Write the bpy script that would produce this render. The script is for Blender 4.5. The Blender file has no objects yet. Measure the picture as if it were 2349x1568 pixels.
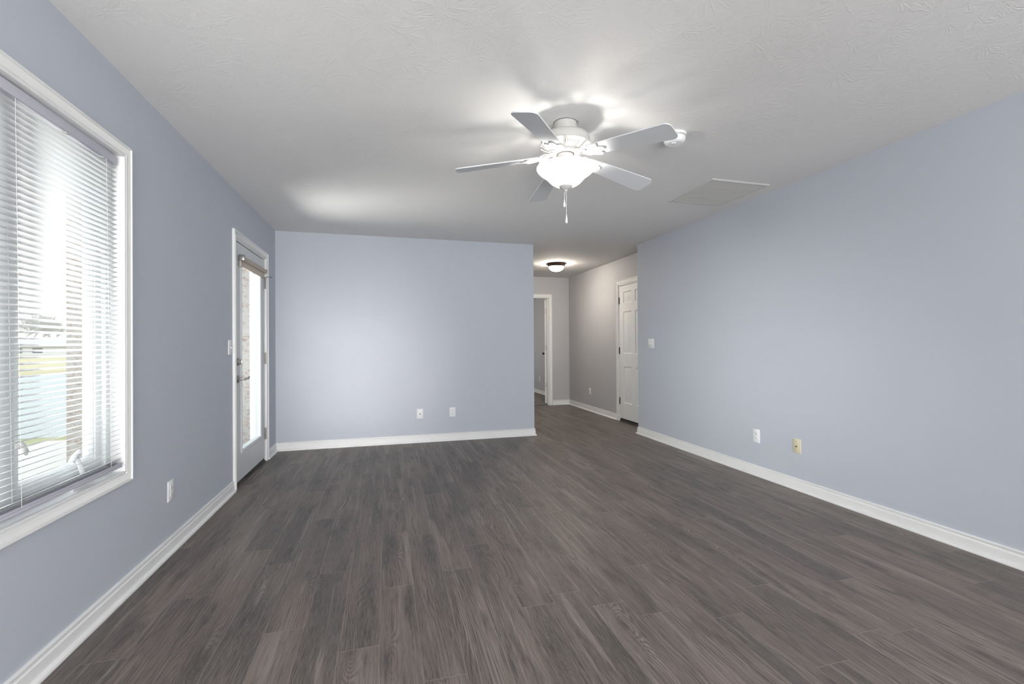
import bpy, bmesh, math, random
from mathutils import Vector, Matrix
random.seed(7)
sc = bpy.context.scene
C = sc.collection
PI = math.pi

# ------------------------------------------------------------------ camera
YAW, ROLL, PITCH, CH = -0.2673, -0.0062, 0.0047, 1.1671
fw = Vector((math.sin(-YAW) * math.cos(PITCH), math.cos(YAW) * math.cos(PITCH), math.sin(PITCH)))
rt = Vector((math.cos(YAW), math.sin(YAW), 0)); up = rt.cross(fw)
cr, sr = math.cos(ROLL), math.sin(ROLL)
rt, up = cr * rt + sr * up, cr * up - sr * rt
cam = bpy.data.objects.new('camera', bpy.data.cameras.new('camera'))
C.objects.link(cam)
cam.matrix_world = Matrix(((rt.x, up.x, -fw.x, 0), (rt.y, up.y, -fw.y, 0), (rt.z, up.z, -fw.z, CH), (0, 0, 0, 1)))
cam.data.sensor_width = 36.0
cam.data.sensor_fit = 'HORIZONTAL'
cam.data.lens = 1047.333 / 2349 * 36
cam.data.clip_start = 0.02; cam.data.clip_end = 1000
sc.camera = cam

# ------------------------------------------------------------------ view, sky and added fill lamps
sc.view_settings.view_transform = 'Standard'
sc.view_settings.look = 'None'
sc.view_settings.gamma = 1.0
sc.view_settings.exposure = 0.07
sc.view_settings.use_curve_mapping = False
sc.cycles.use_denoising = True
sc.cycles.max_bounces = 12
sc.cycles.diffuse_bounces = 8
sc.cycles.transparent_max_bounces = 64
sc.cycles.caustics_reflective = False
sc.cycles.caustics_refractive = False
sc.cycles.sample_clamp_indirect = 6.0

world = bpy.data.worlds.new('overcast_sky'); sc.world = world; world.use_nodes = True
wn, wl = world.node_tree.nodes, world.node_tree.links
wn.clear()
wo = wn.new('ShaderNodeOutputWorld'); wb = wn.new('ShaderNodeBackground')
wt = wn.new('ShaderNodeTexCoord'); ws = wn.new('ShaderNodeSeparateXYZ'); wr = wn.new('ShaderNodeValToRGB')
wl.new(wt.outputs['Generated'], ws.inputs[0]); wl.new(ws.outputs['Z'], wr.inputs[0])
wr.color_ramp.elements[0].position = 0.0; wr.color_ramp.elements[0].color = (.98, .99, 1, 1)
wr.color_ramp.elements[1].position = 0.6; wr.color_ramp.elements[1].color = (.90, .95, 1, 1)
wl.new(wr.outputs[0], wb.inputs[0]); wb.inputs[1].default_value = 2.4
wl.new(wb.outputs[0], wo.inputs[0])


def area(name, loc, target, sx, sy, power, col, spread=180):
    d = bpy.data.lights.new(name, 'AREA'); d.shape = 'RECTANGLE'; d.size = sx; d.size_y = sy
    d.energy = power; d.color = col; d.spread = math.radians(spread)
    o = bpy.data.objects.new(name, d); C.objects.link(o); o.location = loc
    o.rotation_euler = (Vector(target) - Vector(loc)).to_track_quat('-Z', 'Z').to_euler()
    return o


# added unseen fill lamps outside the left window and entry door, and behind the camera
area('back_wall_patch_fill', (-.55, -3.0, 1.05), (-.32, 5.567, .86), .4, 1.2, 3.6, (1.0, .985, .96), 17)  # added narrow spot behind the camera, makes the pale patch on the back wall
area('window_side_fill', (-2.3, .9, 1.75), (3.13, 3.7, .35), 1.2, 1.0, 48, (1.0, .985, .96), 42)  # added unseen lamp outside the window, brightens the right wall
area('window_ceiling_fill', (-1.85, 2.1, .10), (-.6, 2.8, 2.44), .6, .7, 20, (1.0, .985, .95), 110)  # added unseen uplight below the window outside, lifts the ceiling brightness
area('rear_ceiling_fill', (-.3, -3.1, .05), (-.7, 3.4, 2.44), 1.2, .5, 9, (1.0, .985, .95), 50)  # added unseen uplight from the rear, brightens the left ceiling
area('door_ceiling_fill', (-2.5, 5.1, -.02), (-1.1, 4.5, 1.9), 1.3, 1.2, 60, (1.0, .97, .93), 110)  # added uplight outside the door, brightens the far left ceiling as assumed ground bounce
area('rear_room_fill', (1.0, -3.0, 1.15), (1.0, 0, 1.15), 3.6, 2.0, 185, (1.0, .985, .955), 180)  # added broad fill panel behind the camera for the room's ambient light
area('rear_overhead_fill', (1.4, -1.6, 2.40), (1.4, -1.6, 0), 1.6, .9, 20, (1, .97, .93), 170)  # added overhead fill behind the camera, no fixture modelled


# ------------------------------------------------------------------ materials
class N:
    def __init__(s, name):
        s.m = bpy.data.materials.new(name); s.m.use_nodes = True
        s.t = s.m.node_tree; s.n = s.t.nodes; s.l = s.t.links; s.n.clear()
        s.out = s.n.new('ShaderNodeOutputMaterial')

    def add(s, typ, **kw):
        n = s.n.new(typ)
        for k, v in kw.items():
            if k == 'ins':
                for a, b in v.items():
                    if hasattr(b, 'is_output'):
                        s.l.new(b, n.inputs[a])
                    else:
                        n.inputs[a].default_value = b
            else:
                setattr(n, k, v)
        return n

    def math(s, op, a, b=None, c=None, clamp=False):
        n = s.n.new('ShaderNodeMath'); n.operation = op; n.use_clamp = clamp
        for i, v in enumerate((a, b, c)):
            if v is None: continue
            if hasattr(v, 'is_output'): s.l.new(v, n.inputs[i])
            else: n.inputs[i].default_value = v
        return n.outputs[0]

    def mix(s, f, a, b, blend='MIX'):
        n = s.n.new('ShaderNodeMix'); n.data_type = 'RGBA'; n.blend_type = blend
        for i, v in ((0, f), (6, a), (7, b)):
            if hasattr(v, 'is_output'): s.l.new(v, n.inputs[i])
            else: n.inputs[i].default_value = v if i == 0 else (*v[:3], 1)
        return n.outputs[2]

    def ramp(s, f, stops):
        n = s.n.new('ShaderNodeValToRGB'); s.l.new(f, n.inputs[0]); e = n.color_ramp.elements
        while len(e) < len(stops): e.new(.5)
        for i, (p, c) in enumerate(stops):
            e[i].position = p; e[i].color = (*c, 1) if len(c) == 3 else c
        return n.outputs[0]

    def noise(s, vec, scale, detail=2, rough=.5, dist=0, dim='3D'):
        n = s.n.new('ShaderNodeTexNoise'); n.noise_dimensions = dim
        s.l.new(vec, n.inputs['Vector']); n.inputs['Scale'].default_value = scale
        n.inputs['Detail'].default_value = detail; n.inputs['Roughness'].default_value = rough
        n.inputs['Distortion'].default_value = dist
        return n.outputs[0]

    def comb(s, x, y, z):
        n = s.n.new('ShaderNodeCombineXYZ')
        for i, v in enumerate((x, y, z)):
            if hasattr(v, 'is_output'): s.l.new(v, n.inputs[i])
            else: n.inputs[i].default_value = v
        return n.outputs[0]

    def sep(s, v):
        n = s.n.new('ShaderNodeSeparateXYZ'); s.l.new(v, n.inputs[0]); return n.outputs

    def obj(s): return s.add('ShaderNodeTexCoord').outputs['Object']

    def geo(s): return s.add('ShaderNodeNewGeometry').outputs['Position']

    def bump(s, h, strength=.3, dist=.002):
        n = s.add('ShaderNodeBump'); n.inputs['Strength'].default_value = strength
        n.inputs['Distance'].default_value = dist; s.l.new(h, n.inputs['Height']); return n.outputs[0]

    def bsdf(s, col, rough=.5, metal=0, spec=.5, normal=None, **kw):
        n = s.n.new('ShaderNodeBsdfPrincipled')
        if hasattr(col, 'is_output'): s.l.new(col, n.inputs['Base Color'])
        else: n.inputs['Base Color'].default_value = (*col, 1)
        if hasattr(rough, 'is_output'): s.l.new(rough, n.inputs['Roughness'])
        else: n.inputs['Roughness'].default_value = rough
        n.inputs['Metallic'].default_value = metal
        n.inputs['Specular IOR Level'].default_value = spec
        if normal: s.l.new(normal, n.inputs['Normal'])
        for k, v in kw.items(): n.inputs[k].default_value = v
        return n.outputs[0]

    def done(s, sh): s.l.new(sh, s.out.inputs[0]); return s.m


def plain(name, col, rough=.5, metal=0, spec=.5, nscale=0, nstr=.1, var=.03):
    """paint, plastic or metal with a slight procedural unevenness"""
    m = N(name); p = m.obj()
    v = m.noise(p, 6, 3)
    c = m.mix(v, [x * (1 - var) for x in col], [min(1, x * (1 + var)) for x in col])
    nr = m.bump(m.noise(p, nscale, 3), nstr, .001) if nscale else None
    return m.done(m.bsdf(c, rough, metal, spec, nr))


def wall_paint(name, col):
    m = N(name); p = m.geo()
    v = m.noise(p, .8, 3)
    c = m.mix(v, [x * .985 for x in col], [x * 1.015 for x in col])
    h = m.noise(p, 190, 3, .6)
    return m.done(m.bsdf(c, .62, 0, .28, m.bump(h, .22, .0012)))


def ceiling_mat():
    m = N('ceiling_texture'); p = m.geo()
    # stomp-brush plaster: fans of short ridges radiating from scattered centres
    hs = []
    for off, sc_ in ((0.0, 5.4), (37.3, 7.0)):
        q = m.add('ShaderNodeVectorMath', operation='ADD', ins={0: p, 1: (off, off * .7, 0)}).outputs[0]
        wob = m.add('ShaderNodeTexNoise', ins={'Vector': q, 'Scale': 9.0, 'Detail': 2.0}).outputs[1]
        w2 = m.add('ShaderNodeVectorMath', operation='MULTIPLY_ADD', ins={0: wob, 1: (.05, .05, 0), 2: q}).outputs[0]
        vo = m.add('ShaderNodeTexVoronoi', voronoi_dimensions='2D', ins={'Vector': w2, 'Scale': sc_})
        sub = m.add('ShaderNodeVectorMath', operation='SCALE', ins={0: w2, 'Scale': sc_}).outputs[0]
        sub = w2
        dv = m.add('ShaderNodeVectorMath', operation='SUBTRACT', ins={0: sub, 1: vo.outputs['Position']}).outputs[0]
        x, y, _ = m.sep(dv)
        ang = m.math('ARCTAN2', y, x)
        r = m.add('ShaderNodeVectorMath', operation='LENGTH', ins={0: dv}).outputs['Value']
        seed = m.sep(vo.outputs['Color'])[0]
        vec = m.comb(m.math('MULTIPLY', ang, 5.5), m.math('MULTIPLY', r, 26.0), m.math('MULTIPLY', seed, 40.0))
        n = m.noise(vec, 1.55, 2, .5)
        rid = m.ramp(n, [(.50, (0,) * 3), (.60, (1,) * 3)])
        fade = m.math('MULTIPLY', m.math('MULTIPLY', r, 14.0, clamp=True), m.ramp(m.noise(q, 3.1, 2), [(.36, (0.15,) * 3), (.6, (1,) * 3)]))
        brk = m.ramp(m.noise(q, 26.0, 2), [(.38, (.1,) * 3), (.55, (1,) * 3)])
        hs.append(m.math('MULTIPLY', m.math('MULTIPLY', rid, fade), brk))
    h = m.math('MAXIMUM', hs[0], hs[1])
    h = m.math('ADD', h, m.math('MULTIPLY', m.noise(p, 85, 4, .65), .55))
    c = m.mix(m.noise(p, .9, 3), (.745, .742, .735), (.785, .782, .775))
    return m.done(m.bsdf(c, .85, 0, .15, m.bump(h, .34, .0024)))


def floor_mat():
    m = N('wood_look_plank')
    uv = m.add('ShaderNodeUVMap', uv_map='UVMap').outputs[0]
    u, v, _ = m.sep(uv)
    at = m.add('ShaderNodeAttribute', attribute_name='seed').outputs['Color']
    s1, s2, s3 = m.sep(at)
    sx = m.math('MULTIPLY', s1, 91.0)
    # low-frequency field whose contour lines give cathedral grain and knots
    fld = m.noise(m.comb(m.math('MULTIPLY', u, 6.5), m.math('MULTIPLY', v, .95), sx), 1.0, 1.5, .45, .2)
    fine = m.noise(m.comb(m.math('MULTIPLY', u, 30.0), m.math('MULTIPLY', v, 3.0), sx), 1.0, 2, .6)
    kv = m.add('ShaderNodeTexVoronoi', voronoi_dimensions='2D', ins={'Vector': m.comb(m.math('MULTIPLY_ADD', u, 7.0, m.math('MULTIPLY', s1, 50.0)), m.math('MULTIPLY_ADD', v, 1.7, m.math('MULTIPLY', s2, 50.0)), 0.0), 'Scale': 1.0})
    khas = m.math('GREATER_THAN', m.sep(kv.outputs['Color'])[0], .50)
    kd = m.math('MULTIPLY', kv.outputs['Distance'], 3.6)
    kn = m.math('MULTIPLY', m.math('EXPONENT', m.math('MULTIPLY', m.math('MULTIPLY', kd, kd), -1.3)), khas)
    core = m.math('POWER', kn, 3.5)
    ph = m.math('ADD', m.math('MULTIPLY', fld, 15.0), m.math('ADD', m.math('MULTIPLY', u, 80.0), m.math('MULTIPLY_ADD', fine, 1.8, m.math('MULTIPLY', kn, 7.5))))
    ring = m.math('MULTIPLY_ADD', m.math('SINE', m.math('MULTIPLY', ph, 6.2832)), .5, .5)
    ring = m.math('POWER', ring, 1.8)
    amp = m.ramp(m.noise(m.comb(m.math('MULTIPLY', u, 8.0), m.math('MULTIPLY', v, 1.2), m.math('MULTIPLY', s3, 19.0)), 1.0, 2), [(.40, (.25,) * 3), (.62, (1,) * 3)])
    ring = m.math('MULTIPLY', ring, m.math('MAXIMUM', amp, kn))
    # fine fibres
    fib = m.noise(m.comb(m.math('MULTIPLY', u, 420.0), m.math('MULTIPLY', v, 14.0), sx), 1.0, 3, .65)
    fib2 = m.noise(m.comb(m.math('MULTIPLY', u, 190.0), m.math('MULTIPLY', v, 3.6), sx), 1.0, 2, .6, .5)
    # tone patches: brown, grey, pale streaks, dark smudges
    tone = m.noise(m.comb(m.math('MULTIPLY', u, 7.0), m.math('MULTIPLY', v, .8), m.math('MULTIPLY', s2, 77.0)), 1.0, 2, .5)
    tone = m.math('ADD', tone, m.math('MULTIPLY', m.math('SUBTRACT', s3, .5), .16))
    base = m.ramp(tone, [(.34, (.074, .068, .063)), (.44, (.124, .104, .092)), (.55, (.165, .130, .113)), (.68, (.225, .183, .160))])
    streak = m.noise(m.comb(m.math('MULTIPLY', u, 30.0), m.math('MULTIPLY', v, 1.3), m.math('MULTIPLY', s3, 53.0)), 1.0, 2, .5, .4)
    pale = m.ramp(streak, [(.56, (0, 0, 0)), (.68, (1, 1, 1))])
    c = m.mix(m.math('MULTIPLY', pale, .70), base, (.31, .27, .245))
    dk = m.noise(m.comb(m.math('MULTIPLY', u, 14.0), m.math('MULTIPLY', v, 2.4), m.math('MULTIPLY', s1, 33.0)), 1.0, 3, .55, .6)
    dark = m.ramp(dk, [(.30, (1, 1, 1)), (.44, (0, 0, 0))])
    c = m.mix(m.math('MULTIPLY', dark, .80), c, (.026, .027, .028))
    # grain lines
    c = m.mix(m.math('MULTIPLY', core, .85), c, (.022, .021, .021))
    c = m.mix(m.math('MULTIPLY', m.math('SUBTRACT', m.math('MULTIPLY', fib2, 4.5), 2.20, clamp=True), .72), c, (.030, .026, .024))
    c = m.mix(m.math('MULTIPLY', ring, .78), c, (.030, .025, .022))
    c = m.mix(m.math('MULTIPLY', m.math('SUBTRACT', m.math('MULTIPLY', fib, 3.6), 1.30, clamp=True), .55), c, (.25, .215, .195))
    # seams between planks; pale lines paint the light their bevels catch
    W, L = .1515, 1.245
    du = m.math('MINIMUM', u, m.math('SUBTRACT', W, u))
    dv = m.math('MINIMUM', v, m.math('SUBTRACT', L, v))
    d = m.math('MINIMUM', du, dv)
    seam_glint = m.math('SUBTRACT', 1.0, m.math('DIVIDE', d, .0013), clamp=True)
    c = m.mix(m.math('MULTIPLY', seam_glint, .85), c, (.34, .295, .26))
    groove = m.math('MINIMUM', m.math('DIVIDE', d, .003), 1.0)
    h = m.math('ADD', m.math('MULTIPLY', groove, 1.0), m.math('ADD', m.math('MULTIPLY', fib, .55), m.math('MULTIPLY', ring, -.35)))
    rg = m.math('MULTIPLY_ADD', fib, .16, .36)
    return m.done(m.bsdf(c, rg, 0, .36, m.bump(h, .55, .0014)))


def glass_mat(name='window_glass', tint=(.97, .985, .98)):
    m = N(name)
    t = m.add('ShaderNodeBsdfTransparent'); t.inputs[0].default_value = (*tint, 1)
    g = m.add('ShaderNodeBsdfGlossy'); g.inputs['Roughness'].default_value = .02
    lw = m.add('ShaderNodeLayerWeight'); lw.inputs[0].default_value = .12
    fac = m.math('MULTIPLY_ADD', m.math('POWER', lw.outputs['Facing'], 3.0), .25, .025)
    x = m.add('ShaderNodeMixShader'); m.l.new(fac, x.inputs[0]); m.l.new(t.outputs[0], x.inputs[1]); m.l.new(g.outputs[0], x.inputs[2])
    return m.done(x.outputs[0])


def lit_glass(name, col, strength, trans=.75):
    m = N(name)
    tr = m.add('ShaderNodeBsdfTranslucent'); tr.inputs[0].default_value = (.62, .61, .59, 1)
    b = m.bsdf((.86, .85, .83), .25, 0, .5)
    x = m.add('ShaderNodeMixShader'); x.inputs[0].default_value = trans
    m.l.new(b, x.inputs[1]); m.l.new(tr.outputs[0], x.inputs[2])
    e = m.add('ShaderNodeEmission'); e.inputs[0].default_value = (*col, 1); e.inputs[1].default_value = strength
    a = m.add('ShaderNodeAddShader'); m.l.new(x.outputs[0], a.inputs[0]); m.l.new(e.outputs[0], a.inputs[1])
    return m.done(a.outputs[0])


def thin_translucent(name, col, tr=.3, rough=.4):
    m = N(name)
    b = m.bsdf(col, rough, 0, .4)
    t = m.add('ShaderNodeBsdfTranslucent'); t.inputs[0].default_value = (*col, 1)
    x = m.add('ShaderNodeMixShader'); x.inputs[0].default_value = tr
    m.l.new(b, x.inputs[1]); m.l.new(t.outputs[0], x.inputs[2])
    return m.done(x.outputs[0])


def speckle(name, a, b, scale, rough=.9, bumps=.5, dist=.004, stretch=(1, 1, 1)):
    m = N(name); p = m.add('ShaderNodeVectorMath', operation='MULTIPLY', ins={0: m.geo(), 1: stretch}).outputs[0]
    f = m.noise(p, scale, 4, .7)
    g = m.noise(p, scale * .07, 2)
    c = m.mix(m.ramp(m.math('MULTIPLY_ADD', g, .6, m.math('MULTIPLY', f, .7)), [(.45, (0,) * 3), (.85, (1,) * 3)]), a, b)
    return m.done(m.bsdf(c, rough, 0, .2, m.bump(f, bumps, dist)))


def brick_mat():
    m = N('pale_brick'); p = m.geo()
    x, y, z = m.sep(p)
    q = m.comb(m.math('ADD', x, y), z, 0.0)
    b = m.add('ShaderNodeTexBrick', ins={'Vector': q, 'Scale': 1.0, 'Mortar Size': .006, 'Brick Width': .21, 'Row Height': .0755,
              'Color1': (.42, .36, .32, 1), 'Color2': (.34, .26, .22, 1), 'Mortar': (.42, .405, .385, 1), 'Mortar Smooth': .2})
    bl = m.noise(m.add('ShaderNodeVectorMath', operation='MULTIPLY', ins={0: p, 1: (1, 1, 2.2)}).outputs[0], 11, 4, .7, .6)
    c = m.mix(m.ramp(bl, [(.40, (0,) * 3), (.52, (.85,) * 3)]), b.outputs['Color'], (.45, .435, .415))
    sm = m.noise(p, 34, 3, .6, 1.0)
    c = m.mix(m.ramp(sm, [(.60, (0,) * 3), (.70, (.7,) * 3)]), c, (.15, .125, .115))
    return m.done(m.bsdf(c, .9, 0, .1, m.bump(m.math('SUBTRACT', bl, b.outputs['Fac']), .5, .006)))


def water_mat():
    m = N('pond_water'); p = m.geo()
    f = m.noise(m.add('ShaderNodeVectorMath', operation='MULTIPLY', ins={0: p, 1: (1, 2.2, 1)}).outputs[0], 1.4, 3)
    c = m.mix(m.noise(p, .12, 2), (.28, .30, .295), (.32, .345, .335))
    return m.done(m.bsdf(c, .55, 0, .25, m.bump(f, .2, .03)))


M = dict(
    wall=wall_paint('blue_grey_wall_paint', (.512, .542, .604)),
    hallwall=wall_paint('blue_grey_hall_paint', (.500, .502, .520)),
    ceiling=ceiling_mat(), floor=floor_mat(),
    trim=plain('white_trim_paint', (.83, .835, .83), .38, 0, .5),
    door=plain('white_door_paint', (.80, .81, .81), .42, 0, .45),
    entry=plain('entry_door_paint', (.66, .68, .70), .42, 0, .45),
    vinyl=plain('white_vinyl', (.70, .72, .725), .35),
    plate=plain('white_plastic', (.80, .81, .82), .35),
    almond=plain('almond_plastic', (.66, .60, .45), .4),
    slot=plain('dark_slot', (.02, .02, .02), .7),
    brass=plain('brass', (.55, .42, .12), .3, 1),
    nickel=plain('satin_nickel', (.42, .40, .38), .30, 1),
    hinge=plain('aged_hinge_metal', (.30, .29, .27), .38, .9),
    bronze=plain('dark_bronze', (.045, .035, .03), .45, .5),
    copper=plain('bronze_lamp_pan', (.16, .10, .075), .35, .8),
    fan=plain('fan_white_enamel', (.52, .515, .50), .36),
    blade=plain('fan_blade_white', (.66, .68, .71), .38, var=.015),
    slotshade=plain('fan_slot_shade', (.10, .10, .10), .7),
    bowl=lit_glass('frosted_lamp_bowl', (1, .99, .96), .40, .55),
    dome=lit_glass('frosted_lamp_dome', (1, .89, .76), 110, .3),
    glass=glass_mat(),
    slat=thin_translucent('blind_slat_vinyl', (.66, .67, .685), .12),
    headrail=plain('blind_rail_lilac_white', (.60, .60, .68), .4),
    cord=plain('white_cord', (.82, .82, .82), .8),
    fabric=thin_translucent('tan_shade_fabric', (.62, .57, .51), .22, .9),
    chrome=plain('grey_bracket', (.28, .28, .28), .35, .7),
    carpet=speckle('bedroom_carpet', (.16, .145, .13), (.30, .275, .25), 160, .95, .9, .01),
    threshold=speckle('dark_threshold', (.03, .027, .024), (.10, .09, .08), 90, .5, .3, .002),
    concrete=speckle('patio_concrete', (.47, .46, .43), (.53, .52, .49), 40, .9, .2, .002),
    lawn=speckle('spring_lawn', (.22, .24, .12), (.40, .37, .26), 6, .95, .8, .03),
    drygrass=speckle('dry_far_lawn', (.36, .33, .21), (.43, .39, .27), .7, .95, .5, .05),
    water=water_mat(), brick=brick_mat(),
    hazebark=plain('hazy_branches', (.50, .495, .485), .9),  # branch colour lightened to carry the distance haze
    hwall=plain('far_house_siding', (.72, .73, .74), .8),
    hroof=plain('far_house_roof', (.42, .43, .44), .9),
    hwin=plain('far_house_glass', (.12, .16, .19), .3),
    rubber=plain('black_rubber', (.015, .015, .015), .6),
    holeshade=plain('grille_hole_shade', (.30, .30, .29), .9),
    grille=plain('grille_enamel', (.62, .62, .605), .45),
)

# ------------------------------------------------------------------ builders
WM = {}


class MB:
    def __init__(s): s.b = bmesh.new()

    def v(s, co): return s.b.verts.new(co)

    def face(s, vs, smooth=False):
        try:
            f = s.b.faces.new(vs); f.smooth = smooth; return f
        except ValueError: return None

    def box(s, x0, x1, y0, y1, z0, z1, bev=0, mat=None):
        bm = bmesh.new()
        r = bmesh.ops.create_cube(bm, size=1)
        for q in r['verts']:
            q.co = Vector(((x0 + x1) / 2 + q.co.x * (x1 - x0), (y0 + y1) / 2 + q.co.y * (y1 - y0), (z0 + z1) / 2 + q.co.z * (z1 - z0)))
        if bev: bmesh.ops.bevel(bm, geom=bm.edges[:], offset=bev, segments=2, profile=.5, affect='EDGES')
        s.merge(bm, mat); return s

    def merge(s, bm, mat=None):
        mp = {}
        for q in bm.verts: mp[q] = s.b.verts.new(mat @ q.co if mat else q.co)
        for f in bm.faces:
            n = s.face([mp[q] for q in f.verts], f.smooth)
        bm.free()

    def sweep(s, rings, closed_ring=True, closed_path=False, smooth=False, caps=True):
        """rings: lists of points with equal counts"""
        R = [[s.v(p) for p in r] for r in rings]
        n = len(R[0]); m = len(R)
        for i in range(m if closed_path else m - 1):
            a, b = R[i], R[(i + 1) % m]
            for j in range(n if closed_ring else n - 1):
                k = (j + 1) % n
                s.face([a[j], a[k], b[k], b[j]], smooth)
        if caps and not closed_path and closed_ring:
            s.face(R[0][::-1]); s.face(R[-1])
        return s

    def lathe(s, prof, cx=0, cy=0, n=40, smooth=True, axis='z', mat=None):
        """prof: (r, h) pairs; axis z by default"""
        rings = []
        for r, h in prof:
            ring = []
            for i in range(n):
                a = 2 * PI * i / n
                c, d = math.cos(a) * r, math.sin(a) * r
                p = {'z': (cx + c, cy + d, h), 'x': (h, cx + c, cy + d), 'y': (cx + c, h, cy + d)}[axis]
                ring.append(mat @ Vector(p) if mat else p)
            rings.append(ring)
        s.sweep(rings, smooth=smooth, caps=True); return s

    def tube(s, pts, r, n=8, closed=False, flat=1.0, caps=True):
        pts = [Vector(p) for p in pts]; rs = r if isinstance(r, (list, tuple)) else [r] * len(pts)
        rings = []; m = len(pts); ref = Vector((0, 0, 1))
        for i, p in enumerate(pts):
            if closed: t = pts[(i + 1) % m] - pts[i - 1]
            else: t = pts[min(i + 1, m - 1)] - pts[max(i - 1, 0)]
            t.normalize()
            a = t.cross(ref)
            if a.length < 1e-3: a = t.cross(Vector((0, 1, 0)))
            a.normalize(); b = a.cross(t).normalized()
            rings.append([p + rs[i] * (math.cos(2 * PI * k / n) * a + flat * math.sin(2 * PI * k / n) * b) for k in range(n)])
        s.sweep(rings, smooth=True, closed_path=closed, caps=caps); return s

    def prism(s, poly, z0, z1, f=None, bev=0):
        """poly in local XY extruded in z, mapped by f"""
        f = f or (lambda x, y, z: (x, y, z))
        a = [s.v(f(x, y, z0)) for x, y in poly]; b = [s.v(f(x, y, z1)) for x, y in poly]
        n = len(poly)
        s.face(a[::-1]); s.face(b)
        for i in range(n): s.face([a[i], a[(i + 1) % n], b[(i + 1) % n], b[i]])
        return s

    def build(s, name, mat, parent=None, ang=.6, **props):
        bmesh.ops.recalc_face_normals(s.b, faces=s.b.faces[:])
        me = bpy.data.meshes.new(name); s.b.to_mesh(me); s.b.free()
        if parent is not None: me.transform(WM[parent].inverted())
        me.materials.append(M[mat] if isinstance(mat, str) else mat)
        me.set_sharp_from_angle(angle=ang)
        o = bpy.data.objects.new(name, me); C.objects.link(o)
        if parent is not None: o.parent = parent; WM[o] = WM[parent]
        else: WM[o] = Matrix.Identity(4)
        for k, v in props.items(): o[k] = v
        return o


def tag(o, label, cat, group=None, kind=None):
    o['label'] = label; o['category'] = cat
    if group: o['group'] = group
    if kind: o['kind'] = kind
    return o


def thing(name, loc, label, cat, group=None, kind=None):
    o = bpy.data.objects.new(name, None); C.objects.link(o); o.location = loc
    o.empty_display_size = .1
    WM[o] = Matrix.Translation(loc)
    return tag(o, label, cat, group, kind)


def copy_tree(o, parent=None):
    c = o.copy(); C.objects.link(c)
    if parent: c.parent = parent
    for ch in list(o.children): copy_tree(ch, c)
    return c


def struct(name, mb, mat, label, cat):
    return tag(mb.build(name, mat), label, cat, kind='structure')


XL, XR, YB, YR, XE, XH, YH, H = -1.191, 3.133, 5.567, 5.272, 1.8147, 3.395, 8.217, 2.44
YN = -2.7
WY0, WY1, WZ0, WZ1 = .72, 2.53, .588, 2.052      # window opening
DY0, DY1, DZ = 4.168, 5.132, 2.052               # entry door opening
HY0, HY1, HZ = 5.425, 6.25, 2.052                # hall side door opening
EX0, EX1 = 2.20, 2.985                           # hall end door opening

# ------------------------------------------------------------------ shell
b = MB()
e_ = .011
b.box(XL - .14, XL, YN, WY0 - e_, 0, H); b.box(XL - .14, XL, WY0 - e_, WY1 + e_, 0, WZ0 - e_); b.box(XL - .14, XL, WY0 - e_, WY1 + e_, WZ1 + e_, H)
b.box(XL - .14, XL, WY1 + e_, DY0, 0, H); b.box(XL - .14, XL, DY0, DY1, DZ, H); b.box(XL - .14, XL, DY1, YB + .12, 0, H)
struct('wall_left', b, 'wall', 'blue-grey painted wall on the left with the blind-covered window and the glazed entry door', 'wall')
struct('wall_back', MB().box(XL, XE, YB, YB + .12, 0, H), 'wall', 'blue-grey painted wall straight ahead holding two low wall plates', 'wall')
struct('wall_right', MB().box(XR, XH + .12, YN, YR, 0, H), 'wall', 'long blue-grey painted wall filling the right side of the room', 'wall')
b = MB()
b.box(XH, XH + .12, YR, HY0, 0, H); b.box(XH, XH + .12, HY0, HY1, HZ, H); b.box(XH, XH + .12, HY1, YH + .12, 0, H)
struct('wall_hall_right', b, 'hallwall', 'grey hallway wall with the white six-panel door', 'wall')
b = MB()
b.box(.6, EX0, YH, YH + .12, 0, H); b.box(EX0, EX1, YH, YH + .12, HZ, H); b.box(EX1, XH, YH, YH + .12, 0, H)
struct('wall_hall_end', b, 'hallwall', 'grey wall at the far end of the hallway around the bedroom doorway', 'wall')
struct('wall_hall_left', MB().box(.5, .6, YB + .12, 11.62, 0, H), 'hallwall', 'grey hallway wall hidden behind the back wall', 'wall')
struct('wall_bedroom_right', MB().box(3.45, 3.57, YH + .12, 11.62, 0, H), 'hallwall', 'dim grey bedroom wall seen through the far doorway', 'wall')
b = MB()
b.box(.6, 1.0, 11.5, 11.62, 0, H); b.box(1.0, 2.4, 11.5, 11.62, 0, .8); b.box(1.0, 2.4, 11.5, 11.62, 2.0, H); b.box(2.4, 3.45, 11.5, 11.62, 0, H)  # unseen opening added so sky light reaches the bedroom
struct('wall_bedroom_back', b, 'hallwall', 'grey back wall of the bedroom beyond the hallway', 'wall')
b = MB()
b.box(XL, -.9, YN - .12, YN, 0, H); b.box(2.9, XR, YN - .12, YN, 0, H); b.box(-.9, 2.9, YN - .12, YN, 2.15, H)  # unseen opening, added so light enters from behind the camera
struct('wall_rear', b, 'wall', 'blue-grey wall behind the viewpoint around a wide opening added to let light in', 'wall')

struct('ceiling', MB().box(XL - .14, 3.6, YN - .12, 11.62, H, H + .12), 'ceiling', 'white ceiling with stomped brush texture over room and hallway', 'ceiling')

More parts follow.
